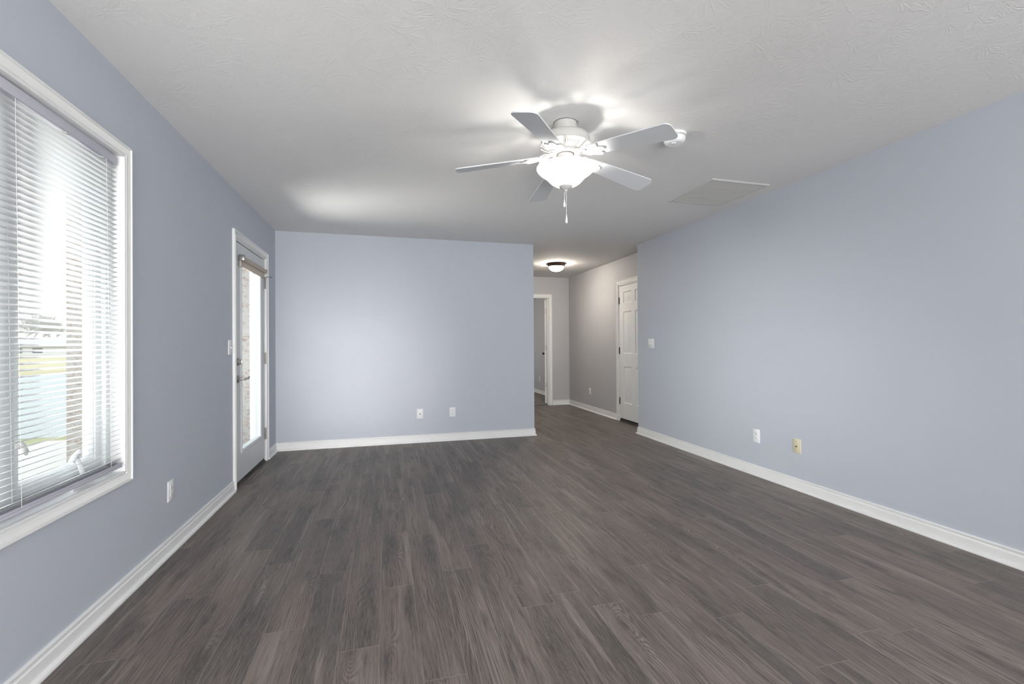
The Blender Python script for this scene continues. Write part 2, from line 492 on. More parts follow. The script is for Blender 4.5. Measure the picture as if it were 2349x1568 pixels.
# plank floor: every plank is a quad with its own UV and random seed
W, L = .1515, 1.245
offs = {-4: .197, -3: .812, -2: .023, -1: .611, 0: 1.04, 1: .368, 2: 1.127, 3: .145, 4: .701, 8: .903, 9: .403, 12: .16}
fm = bpy.data.meshes.new('floor'); verts = []; faces = []; uvs = []; seeds = []
X0, X1, Y0, Y1 = XL, XH + .1, YN, 8.30
rr = random.Random(11)
k = -8
while -.033 + k * W < X1:
    xa, xb = -.033 + k * W, -.033 + (k + 1) * W
    cx0, cx1 = max(xa, X0), min(xb, X1)
    o = offs.get(k, rr.uniform(0, L))
    n = math.floor((Y0 - o) / L)
    while o + n * L < Y1:
        ya = o + n * L; cy0, cy1 = max(ya, Y0), min(ya + L, Y1)
        if cx1 > cx0 and cy1 > cy0:
            i = len(verts)
            verts += [(cx0, cy0, 0), (cx1, cy0, 0), (cx1, cy1, 0), (cx0, cy1, 0)]
            faces.append((i, i + 1, i + 2, i + 3))
            uvs += [(cx0 - xa, cy0 - ya), (cx1 - xa, cy0 - ya), (cx1 - xa, cy1 - ya), (cx0 - xa, cy1 - ya)]
            sd = (rr.random(), rr.random(), rr.random(), 1)
            seeds += [sd] * 4
        n += 1
    k += 1
fm.from_pydata(verts, [], faces)
ul = fm.uv_layers.new(name='UVMap')
for i, q in enumerate(uvs): ul.data[i].uv = q
ca = fm.color_attributes.new('seed', 'FLOAT_COLOR', 'CORNER')
for i, q in enumerate(seeds): ca.data[i].color = q
fm.materials.append(M['floor'])
fo = bpy.data.objects.new('floor', fm); C.objects.link(fo)
tag(fo, 'dark brown-grey wood plank floor running toward the hallway', 'floor', kind='structure')
struct('floor_carpet', MB().box(.6, 3.45, 8.30, 11.5, -.02, .012), 'carpet', 'grey-brown bedroom carpet seen through the far doorway', 'carpet')

# ------------------------------------------------------------------ baseboards
PROF = [(0, 0), (.026, 0), (.0268, .006), (.0245, .013), (.019, .018), (.0125, .0205), (.0125, .064), (.0085, .067), (.0075, .076), (.0095, .080), (.0115, .084), (.0105, .088), (.004, .091), (0, .091)]


def base_run(mb, path):
    """path: list of (x, y) along the wall face; room is on the LEFT of travel; mitred"""
    n = len(path); P = [Vector(p) for p in path]; rings = []
    for i in range(n):
        d0 = (P[i] - P[i - 1]).normalized() if i > 0 else (P[1] - P[0]).normalized()
        d1 = (P[i + 1] - P[i]).normalized() if i < n - 1 else d0
        n0 = Vector((-d0.y, d0.x)); n1 = Vector((-d1.y, d1.x))
        m = (n0 + n1); m = m / (1 + n0.dot(n1))
        rings.append([(P[i].x + m.x * t, P[i].y + m.y * t, z) for t, z in PROF])
    mb.sweep(rings)
    return mb


b = MB(); base_run(b, [(XL, 4.108), (XL, YN)]); base_run(b, [(XL, YB - .026), (XL, 5.192)])
struct('baseboard_left', b, 'trim', 'white baseboard with shoe moulding along the left wall', 'baseboard')
b = MB(); base_run(b, [(XE, YB + .12), (XE, YB), (XL, YB)])
struct('baseboard_back', b, 'trim', 'white baseboard along the back wall, wrapped round its free end', 'baseboard')
b = MB(); base_run(b, [(XR, YN), (XR, YR), (XH, YR)])
struct('baseboard_right', b, 'trim', 'white baseboard along the long right wall', 'baseboard')
b = MB(); base_run(b, [(XH, 6.312), (XH, YH - .026)])
struct('baseboard_hall_right', b, 'trim', 'white baseboard in the hallway left of the six-panel door', 'baseboard')
b = MB(); base_run(b, [(XH - .0, YH), (3.050, YH)]); base_run(b, [(2.135, YH), (.6, YH)])
struct('baseboard_hall_end', b, 'trim', 'short white baseboard at the far end of the hallway', 'baseboard')
b = MB(); base_run(b, [(3.45, YH + .12), (3.45, 11.5)])
struct('baseboard_bedroom', b, 'trim', 'dim white baseboard on the bedroom wall', 'baseboard')

# casing profile: (offset outward from the opening, thickness)
CAS = [(0, 0), (0, .011), (.002, .013), (.008, .013), (.0095, .008), (.0125, .0075), (.0145, .0125), (.018, .014), (.020, .0095), (.030, .0115), (.042, .0165), (.0435, .0125), (.0465, .0125), (.049, .020), (.0545, .020), (.058, .016), (.058, 0)]


def casing_rect(mb, a0, a1, z0, z1, f, prof=CAS):
    """closed picture-frame casing; f(a, z, t) -> world"""
    rings = [[], [], [], []]
    for w, t in prof:
        for k, (a, z) in enumerate(((a0 - w, z0 - w), (a1 + w, z0 - w), (a1 + w, z1 + w), (a0 - w, z1 + w))):
            rings[k].append(f(a, z, t))
    mb.sweep(rings, closed_path=True)


def casing_door(mb, a0, a1, z1, f, prof=CAS):
    rings = [[], [], [], []]
    for w, t in prof:
        for k, (a, z) in enumerate(((a0 - w, 0), (a0 - w, z1 + w), (a1 + w, z1 + w), (a1 + w, 0))):
            rings[k].append(f(a, z, t))
    mb.sweep(rings)


fL = lambda a, z, t: (XL + t, a, z)
fH = lambda a, z, t: (XH - t, a, z)
fE = lambda a, z, t: (a, YH - t, z)

# ------------------------------------------------------------------ window on the left wall
win = thing('window_1', (XL, (WY0 + WY1) / 2, WZ0), 'large white-framed casement window behind the mini blind on the left wall', 'window', kind='structure')
b = MB(); casing_rect(b, WY0, WY1, WZ0, WZ1, fL)
b.build('casing', 'trim', win)
b = MB()
xi = XL - .045
b.box(xi - .09, XL, WY0 - .01, WY1 + .01, WZ0 - .01, WZ0); b.box(xi - .09, XL, WY0 - .01, WY1 + .01, WZ1, WZ1 + .01)
b.box(xi - .09, XL, WY1, WY1 + .01, WZ0, WZ1); b.box(xi - .09, XL, WY0 - .01, WY0, WZ0, WZ1)
b.build('jamb', 'trim', win)
# fixed frame
UN = [(WY1 - .58 * (i + 1) - .045 * i, WY1 - .58 * i - .045 * i) for i in range(3)]
UN[2] = (WY0, UN[2][1])
b = MB()
b.box(xi - .09, xi, WY0, WY1, WZ0, WZ0 + .042, .003); b.box(xi - .09, xi, WY0, WY1, WZ1 - .042, WZ1, .003)
b.box(xi - .09, xi, WY1 - .034, WY1, WZ0, WZ1, .003); b.box(xi - .09, xi, WY0, WY0 + .034, WZ0, WZ1, .003)
for i in range(2): b.box(xi - .09, xi + .004, UN[i + 1][1] - .012, UN[i][0] + .012, WZ0, WZ1, .003)
b.build('window_frame', 'vinyl', win)
for (ya, yb) in UN:
    ya2, yb2 = ya + .036, yb - .036
    za, zb = WZ0 + .044, WZ1 - .044
    b = MB(); xs = xi - .018
    fS = lambda a, z, t: (xs - .04 + t, a, z)
    pr = [(0, 0), (0, .018), (.010, .030), (.016, .030), (.018, .036), (.050, .040), (.050, 0)]
    casing_rect(b, ya2 + .050, yb2 - .050, za + .050, zb - .050, fS, pr)
    s_ = b.build('sash', 'vinyl', win)
    MB().box(xs - .036, xs - .030, ya2 + .048, yb2 - .048, za + .048, zb - .048).build('glass_pane', 'glass', s_)
    b = MB()
    q = [(0, 0), (0, .006), (.006, .006), (.006, 0)]
    casing_rect(b, ya2 + .046, yb2 - .046, za + .046, zb - .046, lambda a, z, t: (xs - .030 + t, a, z), q)
    b.build('glazing_gasket', 'hinge', s_)
# crank operators and sash locks
for (ya, yb) in UN[:2]:
    yc = yb - .24
    b = MB()
    b.prism([(-.07, 0), (.07, 0), (.055, .03), (-.055, .03)], xi, xi + .026, lambda x, y, z: (z, yc + x, WZ0 + .0 + y))
    b.box(xi + .0, xi + .03, yc - .045, yc + .045, WZ0 + .024, WZ0 + .034, .004)
    cb = b.build('crank_base', 'vinyl', win)
    b = MB()
    b.tube([(xi + .018, yc + .01, WZ0 + .034), (xi + .020, yc - .005, WZ0 + .075), (xi + .022, yc - .035, WZ0 + .125), (xi + .022, yc - .045, WZ0 + .135)], [.009, .0085, .0075, .008], 8)
    b.tube([(xi + .022, yc - .075, WZ0 + .118), (xi + .022, yc - .05, WZ0 + .136), (xi + .022, yc - .02, WZ0 + .152)], [.010, .0125, .0095], 10)
    b.build('crank_handle', 'vinyl', win)
    b = MB()
    yl = ya + .035
    b.box(xi - .02, xi + .006, yl - .004, yl + .006, WZ0 + .225, WZ0 + .255, .002)
    b.tube([(xi + .004, yl - .002, WZ0 + .252), (xi + .010, yl + .004, WZ0 + .238), (xi + .012, yl + .015, WZ0 + .212), (xi + .010, yl + .018, WZ0 + .200)], [.006, .0075, .0075, .004], 12)
    b.build('sash_lock', 'grille', win)

# mini blind: a thing of its own hanging in the window
BY0, BY1 = WY0 + .012, 2.508
bl = thing('window_blind', (XL + .01, (BY0 + BY1) / 2, 2.0), 'white horizontal mini blind with open slats hanging in the left window', 'blind')
b = MB()
zt = 2.041
rail = [(-.030, 0), (0, 0), (0, -.040), (-.004, -.043), (-.030, -.043), (-.030, -.040), (-.003, -.040), (-.003, -.003), (-.030, -.003)]
b.box(XL - .032, XL - .004, BY0, BY1, zt - .038, zt, .0025)
b.build('head_rail', 'headrail', bl, label='lilac-tinted white head rail')
b = MB()
b.box(XL - .034, XL - .006, BY0 + .02, BY0 + .06, zt - .045, zt - .0375); b.box(XL - .034, XL - .006, BY1 - .06, BY1 - .01, zt - .045, zt - .0375)
b.b.free()
for yy in (BY1 - .09, BY1 - .33, BY1 - .80, BY1 - 1.3): MB().box(XL - .030, XL - .008, yy - .012, yy + .012, zt - .042, zt - .037, .001).build('cord_guide', 'grille', bl)
n_s = 62; z_top = 1.985; z_bot = .652
ck = (z_top - z_bot) / (n_s - 1)
sl0 = None
TILT = math.radians(20)
for i in range(n_s):
    z = z_top - ck * i
    xc = XL - .018 + .016 * (i / (n_s - 1))
    if sl0 is None:
        b = MB(); pr = []
        for j in range(7):
            t = j / 6 * 2 - 1
            pr.append((t * .0125, .0022 * (1 - t * t)))
        pr += [(x, y - .0006) for x, y in reversed(pr)]
        ca_, sa_ = math.cos(TILT), math.sin(TILT)
        rings = []
        nn = 6
        for q in range(nn + 1):
            yy = BY0 + .003 + (BY1 - BY0 - .006) * q / nn
            rings.append([(xc + x * ca_ - y * sa_, yy, z + x * sa_ + y * ca_) for x, y in pr])
        b.sweep(rings, smooth=True)
        sl0 = b.build('slat', 'slat', bl); z0s, x0s = z, xc
    else:
        o = sl0.copy(); C.objects.link(o); o.parent = bl
        o.location = (xc - x0s, 0, z - z0s)
xb = XL - .002
for zz in (.6400, .6465):
    o = sl0.copy(); C.objects.link(o); o.parent = bl; o.location = (xb - x0s, 0, zz - z0s)
MB().box(xb - .013, xb + .013, BY0 + .0, BY1 + .004, .612, .6225, .003).box(xb - .011, xb + .011, BY0 + .001, BY1 + .002, .6215, .6255).box(xb - .013, xb + .013, BY0 + .0, BY1 + .004, .6245, .634, .003).build('bottom_rail', 'headrail', bl, label='lilac-tinted bottom rail')
for yy in (BY1 - .085, BY1 - .60, BY1 - 1.15, BY0 + .09):
    b = MB()
    for dx in (-.0128, .0128):
        b.tube([(XL - .018 + dx, yy, zt - .04), (xb + dx, yy, .632)], .0006, 5)
    b.build('ladder_cord', 'cord', bl)
b = MB(); b.tube([(XL - .0, BY0 + .12, zt - .03), (XL + .004, BY0 + .125, 1.05)], .004, 8); b.build('tilt_wand', 'glass', bl)


# ------------------------------------------------------------------ doors
def grid_face(mb, x0, x1, z0, z1, holes, f):
    xs = sorted({x0, x1, *[h[0] for h in holes], *[h[1] for h in holes]})
    zs = sorted({z0, z1, *[h[2] for h in holes], *[h[3] for h in holes]})
    vv = {}

    def V(x, z):
        if (x, z) not in vv: vv[(x, z)] = mb.v(f(x, z, 0))
        return vv[(x, z)]
    for i in range(len(xs) - 1):
        for j in range(len(zs) - 1):
            mx, mz = (xs[i] + xs[i + 1]) / 2, (zs[j] + zs[j + 1]) / 2
            if any(h[0] < mx < h[1] and h[2] < mz < h[3] for h in holes): continue
            mb.face([V(xs[i], zs[j]), V(xs[i + 1], zs[j]), V(xs[i + 1], zs[j + 1]), V(xs[i], zs[j + 1])])


def panel_slab(mb, w, h, holes, thick, f):
    """six-panel slab: local x 0..w, z 0..h, depth d measured inward from each face"""
    for side in (0, 1):
        g = (lambda x, z, d: f(x, z, d)) if side == 0 else (lambda x, z, d: f(x, z, thick - d))
        grid_face(mb, 0, w, 0, h, holes, g)
        for (a, c, e, k) in holes:
            steps = [(0, 0), (.010, .008), (.018, .008), (.048, .002)]
            rr_ = []
            for ins, dp in steps:
                rr_.append([g(a + ins, e + ins, dp), g(c - ins, e + ins, dp), g(c - ins, k - ins, dp), g(a + ins, k - ins, dp)])
            R = [[mb.v(p) for p in r] for r in rr_]
            for i in range(len(R) - 1):
                for j in range(4): mb.face([R[i][j], R[i][(j + 1) % 4], R[i + 1][(j + 1) % 4], R[i + 1][j]])
            mb.face(R[-1])
    # edges
    for (xa, za, xb_, zb_) in ((0, 0, w, 0), (w, 0, w, h), (w, h, 0, h), (0, h, 0, 0)):
        mb.face([mb.v(f(xa, za, 0)), mb.v(f(xb_, zb_, 0)), mb.v(f(xb_, zb_, thick)), mb.v(f(xa, za, thick))])
    return mb


# entry door (left wall), swings into the room, hinges at far side
d1 = thing('door_1', (XL, (DY0 + DY1) / 2, 0), 'white full-glass entry door beside the far left corner', 'door', kind='structure')
b = MB(); casing_door(b, DY0 + .0, DY1 - .0, DZ, fL); b.build('casing', 'trim', d1)
b = MB()
b.box(XL - .139, XL - .0005, DY0 - .006, DY0 + .012, 0, DZ); b.box(XL - .139, XL - .0005, DY1 - .012, DY1 + .006, 0, DZ); b.box(XL - .139, XL - .0005, DY0, DY1, DZ - .014, DZ + .004)
b.box(XL - .066, XL - .052, DY0 + .01, DY0 + .030, 0, DZ); b.box(XL - .066, XL - .052, DY1 - .030, DY1 - .01, 0, DZ); b.box(XL - .066, XL - .052, DY0, DY1, DZ - .040, DZ - .01)
b.build('door_jamb', 'trim', d1)
SY0, SY1, SZ0, SZ1 = DY0 + .016, DY1 - .016, .040, 2.026
GY0, GY1, GZ0, GZ1 = 4.352, 4.945, .285, 1.915
b = MB(); xf = XL - .004
fD = lambda x, z, d: (xf - d, x, z)
grid_face(b, SY0, SY1, SZ0, SZ1, [(GY0, GY1, GZ0, GZ1)], fD)
grid_face(b, SY0, SY1, SZ0, SZ1, [(GY0, GY1, GZ0, GZ1)], lambda x, z, d: (xf - .044, x, z))
for (ya, za, yb2, zb2) in ((SY0, SZ0, SY1, SZ0), (SY1, SZ0, SY1, SZ1), (SY1, SZ1, SY0, SZ1), (SY0, SZ1, SY0, SZ0), (GY0, GZ0, GY1, GZ0), (GY1, GZ0, GY1, GZ1), (GY1, GZ1, GY0, GZ1), (GY0, GZ1, GY0, GZ0)):
    b.face([b.v((xf, ya, za)), b.v((xf, yb2, zb2)), b.v((xf - .044, yb2, zb2)), b.v((xf - .044, ya, za))])
slab = b.build('door_leaf', 'entry', d1)
b = MB()
pr = [(0, -.012), (0, .004), (.006, .008), (.016, .006), (.022, .009), (.028, .003), (.028, -.003), (.012, -.012)]
casing_rect(b, GY0 + .004, GY1 - .004, GZ0 + .004, GZ1 - .004, lambda a, z, t: (xf + t, a, z), pr)
b.build('glass_moulding', 'entry', slab)
MB().box(xf - .026, xf - .020, GY0 - .0, GY1 + .0, GZ0, GZ1).build('glass_pane', 'glass', slab)
b = MB(); b.box(XL - .139, XL + .002, DY0 + .012, DY1 - .012, 0, .014, .003); b.box(XL - .10, XL - .008, DY0 + .012, DY1 - .012, .010, .026, .004)
b.build('threshold', 'threshold', d1)
MB().box(xf - .040, xf - .004, SY0 + .003, SY1 - .003, .024, .040).build('door_sweep', 'rubber', d1)
# lever set and deadbolt
hy = 4.252
b = MB(); b.lathe([(.0, xf), (.032, xf), (.033, xf + .004), (.029, xf + .009), (.018, xf + .013), (.012, xf + .016), (.0, xf + .016)], hy, .892, 28, axis='x')
rose = b.build('door_handle', 'nickel', d1, label='satin nickel lever handle')
b = MB()
b.tube([(xf + .012, hy, .892), (xf + .040, hy, .892), (xf + .052, hy + .006, .892), (xf + .055, hy + .02, .892)], [.010, .010, .0105, .010], 12)
b.tube([(xf + .055, hy + .015, .892), (xf + .055, hy + .045, .893), (xf + .054, hy + .082, .892)], [.0105, .0095, .0085], 12)
b.tube([(xf + .054, hy + .082, .892), (xf + .054, hy + .094, .886), (xf + .054, hy + .104, .890), (xf + .054, hy + .110, .899), (xf + .054, hy + .120, .903), (xf + .054, hy + .128, .896), (xf + .054, hy + .124, .888)], [.0085, .0065, .006, .006, .0055, .0055, .005], 10)
b.build('lever', 'nickel', rose)
b = MB(); b.lathe([(.0, xf), (.031, xf), (.032, xf + .005), (.027, xf + .012), (.014, xf + .015), (0, xf + .015)], hy + .004, 1.034, 28, axis='x')
db = b.build('deadbolt', 'nickel', d1, label='satin nickel deadbolt')
b = MB(); b.tube([(xf + .012, hy + .004, 1.034), (xf + .022, hy + .004, 1.034)], .008, 12)
b.box(xf + .020, xf + .034, hy - .001, hy + .009, 1.014, 1.054, .003); b.build('thumb_turn', 'nickel', db)


def hinge(parent, loc, axis_u, h=.10, mat='hinge', leaf=.018, nrm=(1, 0, 0)):
    """butt hinge: barrel with knuckles plus two leaves; axis_u = in-plane horizontal direction"""
    u = Vector(axis_u); n = Vector(nrm); p = Vector(loc); b = MB()
    for i in range(5):
        z0 = -h / 2 + i * h / 5 + .001; z1 = z0 + h / 5 - .002
        b.tube([p + n * .005 + Vector((0, 0, z0)), p + n * .005 + Vector((0, 0, z1))], .0055, 10)
    b.tube([p + n * .005 + Vector((0, 0, -h / 2 - .004)), p + n * .005 + Vector((0, 0, h / 2 + .004))], .0035, 8)
    for sgn in (-1, 1):
        a = p + u * (sgn * .001); c = p + u * (sgn * leaf)
        q = [a + n * .0 - Vector((0, 0, h / 2)), c - Vector((0, 0, h / 2)), c + Vector((0, 0, h / 2)), a + Vector((0, 0, h / 2))]
        f0 = [b.v(x + n * .003) for x in q]; f1 = [b.v(x) for x in q]
        b.face(f0); b.face(f1[::-1])
        for i in range(4): b.face([f0[i], f0[(i + 1) % 4], f1[(i + 1) % 4], f1[i]])
    return b.build('hinge', mat, parent)


for i, z in enumerate((1.80, 1.040, .280)):
    hinge(d1, (XL + .000, DY1 - .014, z), (0, 1, 0), .112)
b = MB(); b.tube([(XL + .006, DY1 - .014, 1.862), (XL + .05, DY1 + .012, 1.866)], .003, 8); b.tube([(XL + .048, DY1 + .011, 1.866), (XL + .058, DY1 + .017, 1.867)], .006, 8)
b.build('hinge_pin_stop', 'hinge', d1)

# shade over the top of the entry-door glass: its own thing
sh = thing('door_shade', (XL + .02, 4.6, 1.88), 'tan roller shade rolled up over the top of the entry door glass', 'shade')
b = MB()
SX = XL + .023
SA, SB, SZ = 4.298, 5.040, 1.906
b.lathe([(0, SA), (.0195, SA), (.0195, SB), (0, SB)], SX, SZ, 24, axis='y')
b.build('shade_roll', 'fabric', sh)
b = MB(); b.box(SX - .015, SX - .012, SA + .004, SB - .004, 1.842, SZ)
fb = b.build('shade_fabric', 'fabric', sh)
MB().box(SX - .019, SX - .008, SA + .004, SB - .004, 1.835, 1.845, .002).build('hem_bar', 'fabric', fb)
b = MB(); b.box(XL - .003, SX + .021, SA - .026, SA - .001, SZ - .026, SZ + .025, .006); b.build('end_bracket', 'chrome', sh, label='grey metal end bracket')
b = MB(); b.box(XL - .003, SX + .021, SB + .001, SB + .008, SZ - .023, SZ + .022, .002); b.build('end_bracket', 'fabric', sh)
b = MB(); b.box(SX - .020, SX - .004, SA - .022, SA + .003, 1.832, SZ - .026, .003); b.build('clutch', 'fabric', sh)
b = MB(); b.box(SX - .020, SX - .006, 4.63, 4.70, 1.826, 1.840, .004); b.build('pull_tab', 'plate', sh, label='small white pull tab')

# six-panel slabs
HOLES_W = .762


def six(w):
    s = (w - .114 * 2 - .10) / 2
    xs = [(.114, .114 + s), (.214 + s, .214 + 2 * s)]
    zs = [(.225, .765), (.960, 1.580), (1.705, 1.875)]
    return [(a, c, e, k) for a, c in xs for e, k in zs]


d2 = thing('door_2', (XH, (HY0 + HY1) / 2, 0), 'closed white six-panel door on the right side of the hallway', 'door', kind='structure')
b = MB(); casing_door(b, HY0, HY1, HZ, fH); b.build('casing', 'trim', d2)
b = MB()
b.box(XH + .0005, XH + .119, HY0 - .006, HY0 + .012, 0, HZ); b.box(XH + .0005, XH + .119, HY1 - .012, HY1 + .006, 0, HZ); b.box(XH + .0005, XH + .119, HY0, HY1, HZ - .014, HZ + .004)
b.box(XH + .044, XH + .060, HY0 + .008, HY0 + .030, 0, HZ); b.box(XH + .044, XH + .060, HY1 - .030, HY1 - .008, 0, HZ); b.box(XH + .044, XH + .060, HY0 + .008, HY1 - .008, HZ - .045, HZ - .010)
b.build('door_jamb', 'trim', d2)
w2 = HY1 - HY0 - .032; zb2 = .048; h2 = HZ - .028 - zb2
b = MB(); panel_slab(b, w2, h2, [(x0, x1, z0 + .0, z1) for x0, x1, z0, z1 in [(a, c, e + .01, k + .01) for a, c, e, k in six(w2)]], .04, lambda x, z, d: (XH + .002 + d, HY1 - .016 - x, zb2 + z))
sl2 = b.build('door_leaf', 'door', d2)
for z in (1.81, 1.06, .305): hinge(d2, (XH + .001, HY1 - .014, z), (0, 1, 0), .10, 'bronze', nrm=(-1, 0, 0), leaf=.012)
b = MB(); b.box(XH - .002, XH + .119, HY0 + .012, HY1 - .012, 0, .018, .003); b.box(XH + .012, XH + .10, HY0 + .012, HY1 - .012, .016, .030, .003)
b.build('threshold', 'threshold', d2)
MB().box(XH + .006, XH + .038, HY0 + .018, HY1 - .018, .030, .048).build('door_sweep', 'rubber', d2)
b = MB(); b.lathe([(0, XH + .002), (.03, XH + .002), (.03, XH - .006), (.012, XH - .01), (.012, XH - .035), (.026, XH - .045), (.026, XH - .06), (0, XH - .068)], HY0 + .08, .95, 24, axis='x')
b.build('door_handle', 'nickel', d2)

d3 = thing('door_3', ((EX0 + EX1) / 2, YH, 0), 'open white bedroom door and cased doorway at the far end of the hallway', 'door', kind='structure')
b = MB(); casing_door(b, EX0, EX1, HZ, fE); b.build('casing', 'trim', d3)
b = MB()
b.box(EX0 - .006, EX0 + .012, YH + .0005, YH + .119, 0, HZ); b.box(EX1 - .012, EX1 + .006, YH + .0005, YH + .119, 0, HZ); b.box(EX0, EX1, YH + .0005, YH + .119, HZ - .014, HZ + .004)
b.box(EX0 + .01, EX0 + .022, YH + .03, YH + .065, 0, HZ); b.box(EX1 - .022, EX1 - .01, YH + .03, YH + .065, 0, HZ)
b.build('door_jamb', 'trim', d3)
hp = Vector((EX1 - .008, YH + .124, 0)); A3 = math.radians(20.6)
dx_, dy_ = math.sin(A3), math.cos(A3)          # leaf direction; thickness goes to its left (toward -x)
w3 = .75
fL3 = lambda x, z, d: (hp.x + dx_ * (x + .004) - dy_ * d, hp.y + dy_ * (x + .004) + dx_ * d, .022 + z)
b = MB(); panel_slab(b, w3, 2.004, six(w3), .035, fL3)
lf = b.build('door_leaf', 'door', d3)
for z in (1.80, 1.09, .37):
    b = MB(); p0 = [fL3(-.0005, z - .022 - .05, .003), fL3(-.0005, z - .022 - .05, .037), fL3(-.0005, z - .022 + .05, .037), fL3(-.0005, z - .022 + .05, .003)]
    p1 = [fL3(-.003, z - .022 - .05, .003), fL3(-.003, z - .022 - .05, .037), fL3(-.003, z - .022 + .05, .037), fL3(-.003, z - .022 + .05, .003)]
    R0 = [b.v(p) for p in p0]; R1 = [b.v(p) for p in p1]
    b.face(R0); b.face(R1)
    for i in range(4): b.face([R0[i], R0[(i + 1) % 4], R1[(i + 1) % 4], R1[i]])
    q = Vector(fL3(-.003, z - .022, -.001)); b.tube([q - Vector((0, 0, .05)), q + Vector((0, 0, .05))], .0055, 10)
    b.build('hinge', 'grille', d3)
ld = Vector((-dy_, dx_, 0))
kc = Vector(fL3(w3 - .07, .945, .035))
b = MB(); b.tube([kc, kc + ld * .01], .028, 20); b.tube([kc + ld * .008, kc + ld * .035], .010, 12); b.tube([kc + ld * .033, kc + ld * .045, kc + ld * .06, kc + ld * .066], [.015, .027, .025, .012], 20)
b.build('door_handle', 'bronze', d3)
MB().box(EX0 + .012, EX1 - .012, YH + .055, YH + .09, .0, .015, .003).build('carpet_strip', 'hinge', d3, label='thin metal carpet strip')


# ------------------------------------------------------------------ wall plates (prototypes face +X at origin)
def plate_mb(w, h, t=.0062):
    b = MB()
    r0 = [(0, -w / 2, -h / 2), (0, w / 2, -h / 2), (0, w / 2, h / 2), (0, -w / 2, h / 2)]
    k = .0045
    r1 = [(t * .55, y, z) for _, y, z in r0]
    r2 = [(t, y - math.copysign(k, y), z - math.copysign(k, z)) for _, y, z in r0]
    b.sweep([r0, r1, r2]); return b


def screw(parent, y, z, x=.0062, mat='plate'):
    b = MB(); b.lathe([(0, x), (.0032, x), (.0028, x + .001), (0, x + .0012)], y, z, 12, axis='x')
    s = b.build('screw', mat, parent); return s


def make_outlet():
    t = thing('wall_outlet', (0, 0, 0), '', 'outlet')
    plate_mb(.073, .114).build('cover_plate', 'plate', t)
    for sgn in (-1, 1):
        zc = sgn * .0195; b = MB(); poly = []
        for i in range(24):
            a = 2 * PI * i / 24; y, z = .0172 * math.cos(a), .0172 * math.sin(a)
            poly.append((y, max(-.0135, min(.0135, z))))
        b.prism(poly, .005, .0082, lambda x, y, z: (z, x, zc + y))
        rc = b.build('receptacle', 'plate', t)
        b = MB()
        b.box(.0080, .0086, -.0078, -.0054, zc + .000, zc + .0085); b.box(.0080, .0086, .0054, .0074, zc + .001, zc + .0078)
        b.lathe([(0, .0080), (.0030, .0080), (.0030, .0086), (0, .0086)], 0, zc - .0062, 14, axis='x')
        b.build('slot', 'slot', rc)
    screw(t, 0, 0, .0062)
    return t


def make_jack(plate, centre, label):
    t = thing('cable_jack', (0, 0, 0), label, 'wall jack')
    plate_mb(.073, .114).build('cover_plate', plate, t)
    b = MB(); b.lathe([(0, .006), (.0062, .006), (.0062, .009), (.0048, .009), (.0048, .016), (0, .016)], 0, -.002, 16, axis='x')
    cc = b.build('coax_connector', centre, t)
    b = MB(); b.lathe([(0, .0158), (.0034, .0158), (.0034, .0164), (0, .0164)], 0, -.002, 14, axis='x'); b.build('socket', 'slot', cc)
    screw(t, 0, .042, .0062, plate); screw(t, 0, -.042, .0062, plate)
    return t


def make_switch(gang, label):
    t = thing('light_switch', (0, 0, 0), label, 'light switch')
    w = .073 + .046 * (gang - 1)
    plate_mb(w, .114).build('cover_plate', 'plate', t)
    for g in range(gang):
        yc = (g - (gang - 1) / 2) * .046
        b = MB(); b.box(.005, .0072, yc - .006, yc + .006, -.0125, .0125, .001); fr = b.build('switch_frame', 'plate', t)
        b = MB(); b.prism([(0, -.0045), (.016, -.009), (.017, -.004), (0, .006)], yc - .0035, yc + .0035, lambda x, y, z: (.006 + x, z, y - .001)); b.build('toggle', 'plate', fr)
        screw(t, yc, .030); screw(t, yc, -.030)
    return t


def put(o, loc, rz, label=None, group=None):
    o.location = loc; o.rotation_euler = (0, 0, rz)
    if label: o['label'] = label
    if group: o['group'] = group
    return o


G = 'white electrical outlets'
o0 = make_outlet()
put(o0, (XL, 3.02, .348), 0, 'white double outlet low on the left wall between window and entry door', G)
put(copy_tree(o0), (.767, YB, .345), -PI / 2, 'white double outlet low on the back wall, right of the small coaxial jack', G)
put(copy_tree(o0), (XR, 3.312, .348), PI, 'white double outlet low on the long right wall, left of the almond plate', G)
put(copy_tree(o0), (XH, 7.29, .342), PI, 'small white outlet on the hallway wall left of the six-panel door', G)
put(copy_tree(o0), (3.45, 10.15, .34), PI, 'faint outlet on the bedroom wall seen through the far doorway', G)
put(make_jack('plate', 'slot', 'white plate with a single black coaxial jack low on the back wall'), (.377, YB, .342), -PI / 2)
put(make_jack('almond', 'brass', 'almond beige plate with brass coaxial jack on the right wall'), (XR, 2.899, .346), PI)
put(make_switch(1, 'single white light switch beside the entry door frame'), (XL, 4.042, 1.156), 0)
put(make_switch(2, 'double white light switch near the hallway end of the right wall'), (XR, 4.962, 1.166), PI)

